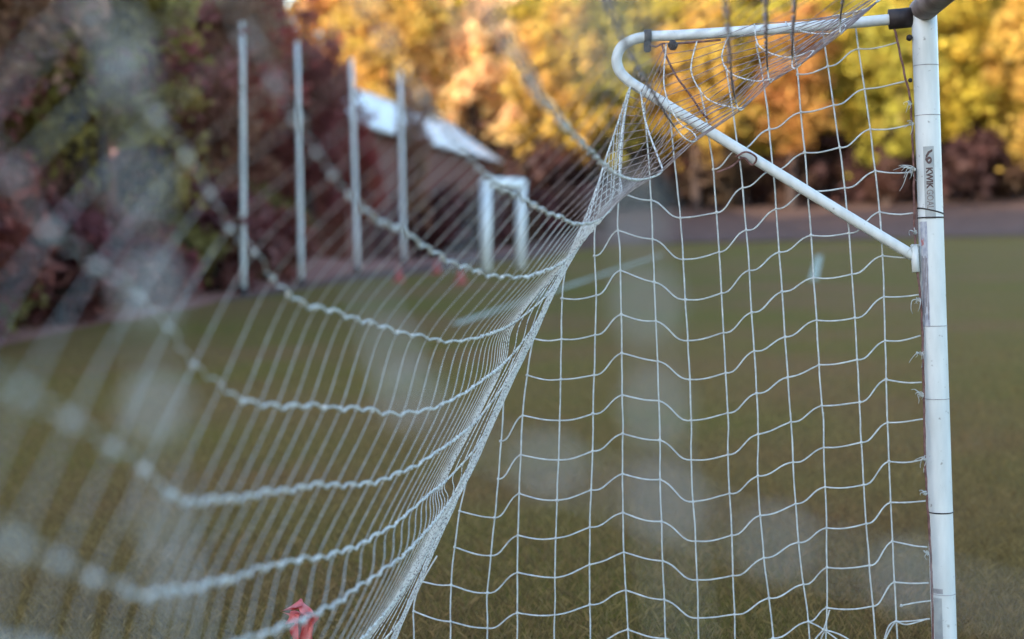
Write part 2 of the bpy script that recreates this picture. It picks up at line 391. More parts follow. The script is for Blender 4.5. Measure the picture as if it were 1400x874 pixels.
for i in range(npan):           # roof sheets with a standing seam between
    l0 = Ln * i / npan; l1 = Ln * (i + 1) / npan - .06
    prism('roof_sheet', [bp(l0, 0, EZ), bp(l1, 0, EZ), bp(l1, HW, RZ), bp(l0, HW, RZ)], .08, M['white_roof'], bld)
    prism('roof_sheet', [bp(l0, HW + .01, RZ), bp(l1, HW + .01, RZ), bp(l1, 2 * HW, EZ), bp(l0, 2 * HW, EZ)], .08, M['white_roof'], bld)
bm = bmesh.new(); add_tube(bm, [bp(-.1, HW, RZ + .02), bp(Ln, HW, RZ + .02)], .09, 8); link_mesh('ridge_cap', bm, M['white_roof'], bld)
bm = bmesh.new(); add_tube(bm, [bp(-.1, -.08, EZ - .1), bp(Ln, -.08, EZ - .1)], .09, 8); link_mesh('gutter', bm, M['white_roof'], bld)
for i in range(7):
    l = 3 + i * 5.5
    f = prism('window', [bp(l, .40, 1.4), bp(l + 1.4, .40, 1.4), bp(l + 1.4, .40, 2.6), bp(l, .40, 2.6)], -.08, M['old_cord'], bld)
    prism('pane', [bp(l + .1, .385, 1.5), bp(l + 1.3, .385, 1.5), bp(l + 1.3, .385, 2.5), bp(l + .1, .385, 2.5)], -.03, M['rubber'], f)
# trees standing between the poles and that building
bt = [(428, 47.5, .72, MAR, .9), (571, 49, .27, BRN, .66), (502, 48.5, .3, DRED, .55)]
for i, (px, d, s, (cn, c), sz) in enumerate(bt):
    tree('woodland_tree', NEAR[i % 3], (px - 700) / FPX * d, d, s, c, f'small {cn} tree in front of the white roofed building, {ORD[i]} from left', group='small trees before the building', sz=sz)
for i, (px, d) in enumerate(((600, 55), (625, 57), (655, 62), (700, 70), (735, 76), (775, 80), (815, 84))):
    tree('shrub', BUSH[i % 2], (px - 700) / FPX * d, d, 1.5 + .2 * (i % 2), ((.13, .05, .045), (.12, .06, .04))[i % 2], f'dark shrub growing before the brick wall, {ORD[i]} from left', 'shrub', 'shrubs before the brick wall')

# ------------------------------------------------------------------ four white poles, far goal, cones
def white_pole(i, px, ytop, px2, ybot, wpx, label):
    b = ground_at(px2, ybot); d = (b - CAM).dot(FW); t = at(px, ytop, d); r = wpx * .58 / FPX * d / 2
    e = tag(empty('white_pole', b), label, 'pole', 'white poles beside the wood')
    bm = bmesh.new(); n_ = 6
    add_tube(bm, [b.lerp(t, k / n_) for k in range(n_ + 1)], lambda q: r * (1.05 - .12 * q), 12); link_mesh('shaft', bm, M['white_roof'], e)
    bm = bmesh.new(); add_tube(bm, [t, t + (t - b).normalized() * .06], r * 1.1, 12); link_mesh('cap', bm, M['white_roof'], e)
    bm = bmesh.new(); add_tube(bm, [b - Vector((0, 0, .1)), b + Vector((0, 0, .16))], lambda q: r * (1.9 - .5 * q), 12); link_mesh('footing', bm, M['rubber'], e)
white_pole(0, 331, 35, 333, 404, 12, 'tallest white pole, leftmost of the four poles beside the wood')
white_pole(1, 406, 61, 412, 389, 11, 'white pole second from left in the row beside the wood')
white_pole(2, 480, 83, 489, 373, 10.5, 'white pole third from left in the row beside the wood')
white_pole(3, 547, 101, 552, 361, 9.5, 'white pole nearest the white roof, rightmost of the four')
bl = ground_at(664, 372); dl = (bl - CAM).dot(FW); br = ground_at(711, 367); dr = (br - CAM).dot(FW)
fg = empty('far_goal', bl); tag(fg, 'distant small white goal frame below the white roof', 'soccer goal')
tl, tr_ = at(664, 250, dl), at(712, 252, dr)
tl.z = tr_.z = (tl.z + tr_.z) / 2
for a_, b_ in ((bl, tl), (br, tr_)):
    bm = bmesh.new(); add_tube(bm, [a_ - Vector((0, 0, .05)), b_], .15, 12); link_mesh('post', bm, M['white_roof'], fg)
bm = bmesh.new(); add_tube(bm, [tl - (tr_ - tl).normalized() * .12, tr_ + (tr_ - tl).normalized() * .12], .15, 12); link_mesh('crossbar', bm, M['white_roof'], fg)
bk = Vector((-1.7, -.2, 0)); bk2 = Vector((-1.5, -.15, 0))
net = bmesh.new()
for i in range(15):
    t = i / 14; top = tl.lerp(tr_, t); bot = bl.lerp(br, t) + bk2
    add_tube(net, [top, top + Vector((-.3, -.03, -.12)), top.lerp(bot, .5) + Vector((.1, 0, -.1)), bot], .004, 3, caps=False)
for i in range(13):
    t = i / 12
    add_tube(net, [tl.lerp(bl + bk2, t), tr_.lerp(br + bk2, t)], .004, 3, caps=False)
    add_tube(net, [bl.lerp(tl, t), (bl + bk2).lerp(tl, t)], .004, 3, caps=False)
link_mesh('net', net, M['twine'], fg)
for i, (px, py, lb) in enumerate(((545, 386, 'red cone on the dirt path, leftmost of the three cones'), (597, 374, 'red cone on the dirt path, farthest and middle of the three'), (630, 388, 'red cone near the far goal, rightmost of the three cones'))):
    p = ground_at(px, py); e = tag(empty('training_cone', p), lb, 'cone', 'red cones by the path')
    bm = bmesh.new(); add_box(bm, p + Vector((0, 0, .02)), (.3, .3, .04)); link_mesh('base', bm, M['cone'], e, smooth=False)
    bm = bmesh.new(); add_tube(bm, [p + Vector((0, 0, .03)), p + Vector((0, 0, .17)), p + Vector((0, 0, .33))], lambda t: .12 - .09 * t, 14); link_mesh('body', bm, M['cone'], e)

# ------------------------------------------------------------------ the goal in front
PT, PB = at(1263, 12, 4.38), at(1293.5, 950, 4.47)
PB = PT + (PB - PT) * (PT.z / (PT.z - PB.z))
PR = .038
goal = empty('soccer_goal', (PB.x, PB.y, 0)); tag(goal, 'white tubular soccer goal frame with stickered post at right', 'soccer goal')
def post_at(py): return PT + (PB - PT) * ((py - 12) / (950 - 12))
bm = bmesh.new(); add_tube(bm, [PT.lerp(PB, i / 20) for i in range(21)], PR, 40); link_mesh('post', bm, M['paint'], goal)
WD = (ground_at(950, 300.0) if False else (FW + RT * (250 / FPX) - UP * (-137 / FPX))); WD.z = 0; WD.normalize()
BD = Vector((-WD.y, WD.x, 0))       # towards the back of the goal
OTHER = PT - WD * 6.4
bm = bmesh.new(); add_tube(bm, [PT + WD * .045] + [PT.lerp(OTHER, i / 24) for i in range(25)], .04, 40); link_mesh('crossbar', bm, M['shade_tone'], goal)
bm = bmesh.new(); p2 = Vector((OTHER.x, OTHER.y, 0)); add_tube(bm, [OTHER, p2], PR, 32); link_mesh('post', bm, M['paint'], goal)
# side bracket: one bent tube out of the post, back over the elbow and down again
br_px = [(1236, 25, 4.40), (1150, 33, 4.42), (1060, 40, 4.45), (985, 45, 4.48), (925, 48.5, 4.50), (890, 50, 4.52), (867, 54, 4.53), (850, 64, 4.54), (843, 81, 4.54), (847, 97, 4.54), (860, 111, 4.53),
         (880, 124, 4.525), (925, 152, 4.51), (976, 183.5, 4.49), (1060, 235, 4.46), (1150, 290.5, 4.43), (1252, 352, 4.41)]
bm = bmesh.new(); add_tube(bm, catmull([at(*p) for p in br_px], 6), .0168, 20); link_mesh('side_bracket', bm, M['paint'], goal)
far_br = Matrix.Translation(-WD * 6.4)
bm = bmesh.new(); add_tube(bm, [far_br @ Vector(p) for p in catmull([at(*p) for p in br_px], 4)], .0168, 12); link_mesh('side_bracket', bm, M['paint'], goal)
def along(p, q, r, name, m, sides=20, parent=goal):
    bm = bmesh.new(); add_tube(bm, [p, p.lerp(q, .5), q], r, sides); return link_mesh(name, bm, m, parent)
along(at(1215, 27, 4.405), at(1246, 24, 4.395), .031, 'clamp_sleeve', M['rubber'])
along(at(1250, 335, 4.40), at(1252, 372, 4.40), .012, 'bracket_plate', M['paint'], 8)
along(at(880.5, 50.2, 4.52), at(890, 50, 4.52), .0215, 'clip', M['rubber'])
bm = bmesh.new(); add_box(bm, at(885, 64, 4.51), (.022, .02, .035)); bmesh.ops.bevel(bm, geom=bm.edges[:], offset=.004, segments=2, affect='EDGES'); link_mesh('clip', bm, M['rubber'], goal, smooth=False)
bm = bmesh.new(); add_blob(bm, at(920, 62, 4.47), .016, 2, .1); link_mesh('clip', bm, M['rubber'], goal)
for y, r_ in ((44, .010), (102, .007)):
    bm = bmesh.new(); add_blob(bm, at(1243 + (y - 44) * .02, y + 8, 4.38), r_, 2, .1); link_mesh('bolt', bm, M['rubber'], goal)
# bands and ties round the post
axis = (PB - PT).normalized()
def ring(py, tilt, r, m, name):
    c = post_at(py); a = (RT - axis * RT.dot(axis)).normalized(); b = axis.cross(a); bm = bmesh.new(); n_ = 40
    pts = [c + (a * math.cos(2 * math.pi * i / n_) + b * math.sin(2 * math.pi * i / n_)) * (PR + .0006) + axis * (tilt * math.cos(2 * math.pi * i / n_)) for i in range(n_ + 1)]
    add_tube(bm, pts, r, 6, caps=False); return link_mesh(name, bm, m, goal)
for y in (90, 158, 447, 548): ring(y, .001, .0011, M['scuff'], 'tie_band')
ring(706, .001, .0021, M['rubber'], 'tie_band'); ring(820, .001, .0012, M['scuff'], 'tie_band')
ring(289, .011, .0024, M['rubber'], 'tie_band'); ring(298, .001, .0024, M['rubber'], 'tie_band')
# sheets wrapped on the post: u runs across (angle), v runs down the post
pv = (CAM - post_at(300)); pv = (pv - axis * pv.dot(axis)).normalized(); pside = axis.cross(pv)   # pside: to which side?
if pside.dot(RT) < 0: pside = -pside
def wrap(ang, py, r): return post_at(py) + (pv * math.cos(ang) + pside * math.sin(ang)) * r
def post_sheet(name, a0, a1, y0, y1, r, m, parent=goal):
    bm = bmesh.new(); nu, nv = 8, 12
    g = [[bm.verts.new(wrap(a0 + (a1 - a0) * i / nu, y0 + (y1 - y0) * j / nv, r)) for i in range(nu + 1)] for j in range(nv + 1)]
    for j in range(nv):
        for i in range(nu): bm.faces.new((g[j][i], g[j][i + 1], g[j + 1][i + 1], g[j + 1][i]))
    return link_mesh(name, bm, m, parent)
def fix(o):
    return o
st = post_sheet('sticker', -.42, .42, 201, 300, PR + .0005, M['sticker']); st['label'] = 'grey maker sticker with dark lettering running down the post'
def text_on_post(txt, a_base, y0, y1, cap, m, bold, parent, r, outline=False):
    """lettering that runs down the post, letter tops to the right"""
    cu = bpy.data.curves.new('lettering', 'FONT'); cu.body = txt; cu.size = 1; cu.offset = bold; cu.resolution_u = 3
    to = bpy.data.objects.new('lettering', cu); COL.objects.link(to)
    bpy.context.view_layer.update()
    me = bpy.data.meshes.new_from_object(to.evaluated_get(bpy.context.evaluated_depsgraph_get()))
    bpy.data.objects.remove(to)
    bm = bmesh.new(); bm.from_mesh(me)
    bmesh.ops.triangulate(bm, faces=bm.faces[:]); bmesh.ops.subdivide_edges(bm, edges=[e for e in bm.edges if e.calc_length() > .25], cuts=1)
    x0 = min(v.co.x for v in bm.verts); x1 = max(v.co.x for v in bm.verts); yb = min(v.co.y for v in bm.verts); yt = max(v.co.y for v in bm.verts)
    for v in bm.verts:
        py = y0 + (v.co.x - x0) / (x1 - x0) * (y1 - y0); an = a_base + (v.co.y - yb) / (yt - yb) * cap
        v.co = wrap(an, py, r)
    return fix(link_mesh('lettering', bm, m, parent, smooth=False))
text_on_post('KWIK', -.24, 230, 259, .52, M['print'], .045, st, PR + .0011)
text_on_post('GOAL', -.24, 260, 287, .52, M['thin_print'], .006, st, PR + .0011)
bm = bmesh.new()          # the mark above the lettering: a ball with a wing
def flat_poly(pts): bm.faces.new([bm.verts.new(wrap(a_, y_, PR + .0011)) for a_, y_ in pts])
flat_poly([(.02 + .22 * math.cos(t), 220 + 5 * math.sin(t)) for t in [i * math.pi / 8 for i in range(16)]])
flat_poly([(-.25, 214), (-.05, 208), (.3, 205), (.3, 208), (.05, 211), (-.12, 216)])
flat_poly([(-.28, 219), (-.2, 212), (-.14, 214), (-.2, 222)])
fix(link_mesh('emblem', bm, M['print'], st, smooth=False))
s2 = post_sheet('sticker', -.98, -.30, 303, 448, PR + .0005, M['blue_sticker']); s2['label'] = 'faded lilac warning sticker below the lettering'
for k in range(4):
    fix(post_sheet('print_block', -.86 + .14 * k, -.80 + .14 * k, 350 + 3 * (k % 2), 438 - 9 * (k % 3), PR + .0011, M['thin_print'], s2))
bm = bmesh.new(); 
for pts in ([(-.9, 326), (-.62, 332), (-.62, 336), (-.9, 331)], [(-.9, 336), (-.75, 330), (-.62, 325), (-.62, 329), (-.78, 337)]): flat_poly(pts)
fix(link_mesh('emblem', bm, M['red_print'], s2, smooth=False))
post_sheet('tape_mark', -.95, .0, 811, 818, PR + .0005, M['scuff'])
post_sheet('tape_mark', -.85, -.1, 824, 900, PR + .0004, M['sticker'])

# ------------------------------------------------------------------ the net
gnet = empty('goal_net', (-.5, 4.3, 0)); tag(gnet, 'white knotted goal net hung from the bracket and sweeping past the camera', 'net')
def twine(name, pts, r, m, sides=5, knots=(), kr=0):
    bm = bmesh.new(); add_tube(bm, pts, r, sides, rough=.12)
    for k in knots: add_blob(bm, Vector(k), kr * random.uniform(.85, 1.15), 1, .2)
    return link_mesh(name, bm, m, gnet)

# side panel: knots read row by row (row index -> y) for each strand, strand by strand from the post
SX = [[(1224, 45), (1244, 137), (1250, 235), (1251, 300), (1257, 420), (1261, 560), (1266, 700), (1272, 874), (1275, 960)],
      [(1167, 33), (1170, 40), (1203, 298), (1212, 550), (1213, 574), (1220, 740), (1227, 874), (1231, 960)],
      [(1123, 37), (1128, 65), (1158, 290), (1175, 550), (1177, 600), (1186, 740), (1197, 874), (1202, 960)],
      [(1078, 36), (1090, 100), (1107, 300), (1123, 550), (1125, 574), (1130, 740), (1130, 850), (1122, 960)],
      [(1034, 60), (1047, 134), (1062, 300), (1079, 550), (1081, 574), (1091, 740), (1105, 850), (1112, 960)],
      [(992, 90), (1004, 165), (1019, 300), (1035, 550), (1036, 650), (1045, 770), (1057, 872), (1062, 960)],
      [(957, 120), (970, 192), (980, 298), (994, 550), (995, 620), (1000, 730), (1005, 874), (1007, 960)],
      [(915, 150), (922, 223), (930, 298), (935, 370), (944, 550), (945, 640), (952, 760), (955, 874), (957, 960)],
      [(880, 140), (888, 243), (892, 330), (901, 550), (902, 640), (905, 740), (910, 874), (913, 960)],
      [(856, 130), (845, 290), (848, 360), (851, 550), (851, 640), (853, 760), (859, 874), (862, 960)],
      [(822, 270), (812, 330), (815, 400), (811, 550), (810, 620), (806, 740), (807, 874), (808, 960)],
      [(780, 345), (769, 400), (766, 550), (763, 640), (759, 760), (758, 874), (757, 960)],
      [(742, 425), (728, 468), (716, 550), (712, 620), (708, 740), (707, 874), (706, 960)],
      [(702, 490), (690, 540), (685, 600), (678, 690), (667, 800), (666, 874), (664, 960)],
      [(648, 620), (630, 690), (620, 760), (616, 820), (616, 874), (614, 960)],
      [(598, 760), (574, 800), (566, 831), (566, 874), (563, 960)]]
SY = [{0: 58, 1: 111, 2: 170, 3: 235, 4: 291, 5: 352, 6: 403, 7: 459, 8: 523, 9: 573, 10: 628, 11: 685, 12: 748, 13: 797, 14: 846, 15: 905},
      {0: 67, 1: 122, 2: 177, 3: 234, 4: 290, 5: 350, 6: 406, 7: 466, 8: 519, 9: 578, 10: 631, 11: 687, 12: 740, 13: 796, 14: 850, 15: 905},
      {0: 91, 1: 144, 2: 202, 3: 257, 4: 319, 5: 375, 6: 435, 7: 492, 8: 550, 9: 605, 10: 663, 11: 716, 12: 773, 13: 829, 14: 885, 15: 940},
      {0: 102, 1: 154, 2: 209, 3: 261, 4: 322, 5: 380, 6: 438, 7: 499, 8: 555, 9: 612, 10: 666, 11: 722, 12: 776, 13: 831, 14: 862, 15: 930},
      {1: 177, 2: 233, 3: 286, 4: 345, 5: 399, 6: 461, 7: 516, 8: 577, 9: 632, 10: 689, 11: 742, 12: 799, 13: 850, 14: 905},
      {1: 205, 2: 257, 3: 315, 4: 370, 5: 427, 6: 480, 7: 538, 8: 594, 9: 651, 10: 705, 11: 763, 12: 818, 13: 873, 14: 930},
      {1: 232, 2: 291, 3: 345, 4: 401, 5: 455, 6: 510, 7: 565, 8: 622, 9: 675, 10: 732, 11: 787, 12: 840, 13: 895},
      {2: 298, 3: 355, 4: 410, 5: 466, 6: 519, 7: 575, 8: 629, 9: 686, 10: 740, 11: 793, 12: 845, 13: 900},
      {2: 274, 3: 327, 4: 386, 5: 439, 6: 494, 7: 548, 8: 602, 9: 656, 10: 713, 11: 767, 12: 820, 13: 873},
      {2: 262, 3: 315, 4: 370, 5: 430, 6: 483, 7: 540, 8: 593, 9: 648, 10: 701, 11: 755, 12: 807, 13: 861},
      {3: 350, 4: 404, 5: 458, 6: 513, 7: 566, 8: 617, 9: 670, 10: 721, 11: 772, 12: 827, 13: 880},
      {4: 408, 5: 464, 6: 519, 7: 575, 8: 629, 9: 684, 10: 736, 11: 790, 12: 841, 13: 895},
      {5: 463, 6: 513, 7: 568, 8: 622, 9: 675, 10: 732, 11: 783, 12: 838, 13: 890},
      {7: 603, 8: 655, 9: 708, 10: 760, 11: 811, 12: 859, 13: 910},
      {9: 699, 10: 748, 11: 800, 12: 850, 13: 900},
      {11: 795, 12: 836, 13: 885}]
def interp(P, y):
    c = catmull(P, 6); c = [(b, a) for a, b in c]
    for (y0, x0), (y1, x1) in zip(c, c[1:]):
        if y0 <= y <= y1: return x0 + (x1 - x0) * (y - y0) / max(y1 - y0, 1e-6)
    return c[0][1] if y < c[0][0] else c[-1][1]
def side_d(px, k=0): return 4.42 + (1262 - px) * .00036 + .012 * math.sin(k * 2.1)
TW = .0026
for k, P in enumerate(SX):
    if k == 0: continue
    c = catmull([(x, y) for x, y in P], 10)
    pts = [at(x + 1.1 * noise.noise(Vector((y * .025, k * 3.1, 0))), y, side_d(x, k)) for x, y in c]
    twine('vertical_twine', pts, TW, M['twine'])
for r_ in range(16):
    kn = [(interp(SX[k], SY[k][r_]), SY[k][r_], k) for k in range(len(SX)) if r_ in SY[k]]
    # each mesh side leaves a knot sagging, then climbs to the next one
    pts = []
    for (x0, y0, k0), (x1, y1, k1) in zip(kn, kn[1:]):
        for s in range(8):
            t = s / 8; sag = 4.5 * math.sin(2 * math.pi * t) * (1 if y1 < y0 else -1) * -.55 + 3.0 * math.sin(math.pi * t)
            wob = random.Random(r_ * 97 + k0).uniform(.4, 1.3)
            e_ = t - .12 * math.sin(2 * math.pi * t) * (1 if abs(y1 - y0) > 18 else .3)
            pts.append(at(x0 + (x1 - x0) * t, y0 + (y1 - y0) * e_ + 2.6 * wob * math.sin(math.pi * t), side_d(x0 + (x1 - x0) * t, k0 + (k1 - k0) * t)))
    x, y, k = kn[-1]; pts.append(at(x, y, side_d(x, k)))
    twine('horizontal_twine', pts, TW, M['twine'], knots=[at(x, y, side_d(x, k)) for x, y, k in kn[1:]], kr=.0056)
# torn meshes low down by the post
for P in ([(1105, 850), (1118, 856), (1126, 861), (1136, 868), (1146, 876)], [(1126, 861), (1130, 848), (1134, 834)], [(1126, 861), (1116, 872), (1108, 884)], [(1232, 828), (1252, 824), (1274, 821)], [(1208, 878), (1214, 858), (1224, 850), (1240, 854), (1268, 846)]):
    twine('torn_twine', catmull([at(x, y, side_d(x)) for x, y in P], 5), .0024, M['twine'], knots=[at(*P[0], side_d(P[0][0]))], kr=.005)
# brown lacing cord that ties the side panel to the post
P = [(1213, 28), (1224, 45), (1236, 100), (1245, 142), (1249, 235), (1250, 300), (1253, 360), (1260, 430), (1263, 545), (1265, 640), (1270, 720), (1274, 800), (1277, 960)]
twine('lacing_cord', [at(x + 1.2 * noise.noise(Vector((y * .06, 9, 0))), y, 4.40 + .001 * math.sin(y)) for x, y in catmull(P, 12)], .0036, M['old_cord'], 7)
for i, (y, n_, big) in enumerate(((232, 9, 1.5), (318, 3, .8), (336, 3, .7), (410, 4, .9), (484, 6, 1.0), (540, 5, 1.0), (628, 4, .8), (675, 3, .6), (757, 3, .6), (142, 4, 1.0), (170, 3, .7))):
    x0 = interp(SX[0], y); bm = bmesh.new(); rd = random.Random(y)
    for q in range(n_):
        dx, dy = rd.uniform(-15, 3) * big, rd.uniform(-9, 15) * big; d0 = 4.395
        P = [(x0, y, d0), (x0 + dx * .5 + rd.uniform(-4, 4), y + dy * .3 - 3, d0 - .01), (x0 + dx, y + dy, d0 + rd.uniform(-.02, .02)), (x0 + dx * 1.15 + rd.uniform(-4, 4), y + dy * 1.3 + 3, d0)]
        add_tube(bm, catmull([at(*p) for p in P], 4), lambda t: .0021 * (1 - .75 * t), 4)
    add_blob(bm, at(x0, y, 4.395), .006, 1, .3); link_mesh('frayed_end', bm, M['twine'], gnet)
# dark tie cords under the bracket
for P in ([(905, 62, 4.49), (912, 80, 4.48), (925, 105, 4.47), (945, 132, 4.46), (958, 152, 4.45), (968, 163, 4.44)],
          [(889, 62, 4.5), (897, 64, 4.5), (906, 60, 4.5), (920, 60, 4.49), (950, 58, 4.49), (985, 55, 4.47)],
          [(980, 236, 4.48), (1000, 228, 4.47), (1016, 216, 4.46), (1028, 226, 4.45), (1034, 216, 4.44), (1020, 208, 4.44), (1006, 215, 4.45)]):
    twine('tie_cord', catmull([at(*p) for p in P], 6), .0034, M['old_cord'])

# back and top panel: rows run from the side bracket towards and past the camera
# rows: near points (photo pixels, near end first) ... then far points with a depth of their own
EDGE = [(300, 1300), (440, 1080), (545, 874), (600, 745), (640, 665), (665, 610), (690, 550), (715, 500), (740, 450), (765, 395), (790, 345), (815, 310), (850, 265)][::-1]
def fold(yt, run=1.0):
    """the row runs up inside the folded edge of the panel before it reaches the side"""
    out = []
    for dy, off, d in ((30, 13, 4.14), (75, 9, 4.2), (130, 6, 4.28), (190, 4, 4.38), (240, 10, 4.5)):
        y = yt - dy * run; out.append((interp(EDGE, y) - off, y, d))
    return out
ROWS = [
 dict(dn=0.62, p=1.3, n=[(-60, 1330), (120, 1320), (260, 1260), (330, 1200), (380, 1130)], f=fold(1060)),
 dict(dn=0.62, p=1.3, n=[(-60, 1180), (120, 1170), (260, 1120), (350, 1060), (410, 1000), (460, 940)], f=fold(890)),
 dict(dn=0.62, p=1.3, n=[(-60, 1030), (120, 1030), (250, 1010), (330, 985), (400, 950), (455, 912), (500, 868), (545, 815)], f=fold(800)),
 dict(dn=0.6, p=1.35, n=[(-60, 890), (60, 905), (160, 915), (260, 905), (345, 874), (437, 838), (496, 800), (547, 763), (575, 735), (609, 694)], f=fold(680)),
 dict(dn=0.6, p=1.35, n=[(-90, 690), (14, 744), (69, 763), (113, 788), (158, 801), (190, 816), (240, 809), (300, 797), (379, 773), (465, 756), (513, 733), (547, 711), (585, 677), (609, 658)], kx=175, f=fold(640)),
 dict(dn=0.6, p=1.35, n=[(-100, 500), (-20, 522), (40, 545), (100, 577), (149, 610), (196, 641), (223, 671), (250, 685), (300, 685), (345, 678), (437, 664), (489, 664), (523, 656), (564, 639), (602, 615), (629, 595), (650, 577)], kx=228, f=fold(560)),
 dict(dn=0.6, p=1.35, n=[(-90, 110), (-40, 180), (7, 237), (63, 312), (134, 365), (187, 408), (233, 452), (266, 502), (303, 527), (335, 551), (380, 555), (440, 557), (500, 561), (560, 566), (620, 546), (658, 521), (690, 496)], kx=325, f=fold(480, .9)),
 dict(dn=0.65, p=1.4, n=[(60, -80), (100, -15), (137, 51), (171, 106), (232, 182), (278, 248), (310, 308), (353, 352), (380, 391), (413, 414), (447, 425), (485, 436), (554, 456), (620, 467), (671, 456), (706, 439)], kx=395, f=fold(425, .75)),
 dict(dn=0.75, p=1.6, n=[(250, -110), (300, -30), (330, 35), (365, 95), (400, 155), (430, 209), (465, 252), (495, 286), (523, 304), (552, 318), (571, 331), (592, 346), (622, 361), (654, 373), (699, 380), (733, 375), (767, 360), (790, 338)], kx=500, f=[(801, 312, 4.2), (814, 265, 4.32), (828, 218, 4.42), (846, 165, 4.48), (860, 122, 4.52)]),
 dict(dn=0.75, p=1.9, n=[(440, -120), (490, -20), (530, 60), (570, 125), (610, 180), (640, 215), (662, 240), (684, 258), (716, 273), (737, 286), (767, 298), (785, 306), (810, 304), (833, 289)], kx=660, f=[(849, 264, 4.2), (847, 238, 4.3), (848, 205, 4.4), (853, 164, 4.47), (862, 119, 4.52)]),
 dict(dn=0.8, p=2.1, n=[(610, -100), (640, -40), (662, 0), (685, 43), (706, 78), (726, 113), (738, 134), (757, 153), (771, 172), (790, 191), (812, 213), (828, 228), (848, 241), (874, 246)], kx=700, f=[(904, 236, 4.18), (900, 216, 4.28), (890, 190, 4.37), (881, 160, 4.45), (876, 127, 4.5)]),
 dict(dn=1.1, p=1.6, n=[(790, -130), (810, -60), (830, 0), (846, 40), (870, 90), (886, 117), (903, 144), (921, 172)], f=[(940, 192, 4.1), (952, 192, 4.18), (947, 181, 4.28), (925, 163, 4.36), (908, 118, 4.43), (911, 60, 4.48)]),
 dict(dn=1.3, p=1.4, n=[(985, -110), (990, -40), (993, 10), (996, 60), (999, 100), (1005, 135)], f=[(1010, 150, 4.1), (1016, 148, 4.18), (1001, 147, 4.28), (967, 135, 4.36), (945, 98, 4.42), (953, 56, 4.46)]),
 dict(dn=1.5, p=1.3, n=[(1040, -110), (1044, -50), (1046, 0), (1047, 50), (1049, 90)], f=[(1052, 112, 4.1), (1056, 108, 4.18), (1032, 111, 4.27), (998, 100, 4.34), (987, 76, 4.4), (998, 46, 4.44)]),
 dict(dn=1.5, p=1.3, n=[(1092, -120), (1090, -60), (1086, 0), (1084, 40), (1083, 75)], f=[(1086, 94, 4.1), (1112, 70, 4.18), (1086, 78, 4.27), (1062, 76, 4.32), (1037, 62, 4.38), (1031, 33, 4.42)]),
 dict(dn=1.7, p=1.3, n=[(1172, -120), (1160, -60), (1152, 0), (1149, 25)], f=[(1149, 47, 4.12), (1156, 34, 4.18), (1135, 46, 4.26), (1105, 45, 4.33), (1082, 38, 4.38), (1074, 30, 4.41)]),
 dict(dn=1.9, p=1.3, n=[(1235, -130), (1222, -70), (1210, -30), (1202, -8)], f=[(1198, 4, 4.12), (1204, -2, 4.2), (1185, 12, 4.28), (1160, 18, 4.34), (1130, 24, 4.4)]),
]
CELL = .118
def svals(y):            # how far a cord of the panel leans across the picture per height
    if y >= 450: return .43 * (y - 550)
    if y >= 300: return -43 - .7 * (450 - y)
    return -148 - 1.05 * (300 - y)
NFAR = 18; KINK = []
rowcurves = []
for k, Rw in enumerate(ROWS):
    P = Rw['n']; al = [0]
    for p, q in zip(P, P[1:]): al.append(al[-1] + math.hypot(q[0] - p[0], q[1] - p[1]))
    near = [(x, y, Rw['dn'] + (4.08 - Rw['dn']) * (a_ / al[-1]) ** Rw['p']) for (x, y), a_ in zip(P, al)]
    c = catmull(near + Rw['f'], 10)[::-1]          # far end first
    pts = [at(*p) for p in c]; nf = len(Rw['f']) * 10
    us = [x + svals(y) for x, y, d in c]; us = [u - us[nf] for u in us]
    for i in range(nf + 1, len(us)): us[i] = min(us[i], us[i - 1] - 1e-4)
    acc = [0]
    for a_, b_ in zip(pts, pts[1:]): acc.append(acc[-1] + (b_ - a_).length)
    skink = next((acc[i] for i in range(nf, len(c)) if c[i][0] < Rw.get('kx', -1e4)), 1e9)
    rowcurves.append((pts, acc, us, nf)); KINK.append(skink)
def by_table(tab, pts, v, i0=0, sign=1):
    for i in range(i0, len(tab) - 1):
        if sign * tab[i + 1] >= sign * v: return pts[i].lerp(pts[i + 1], min(max((v - tab[i]) / ((tab[i + 1] - tab[i]) or 1e-9), 0), 1))
    return None
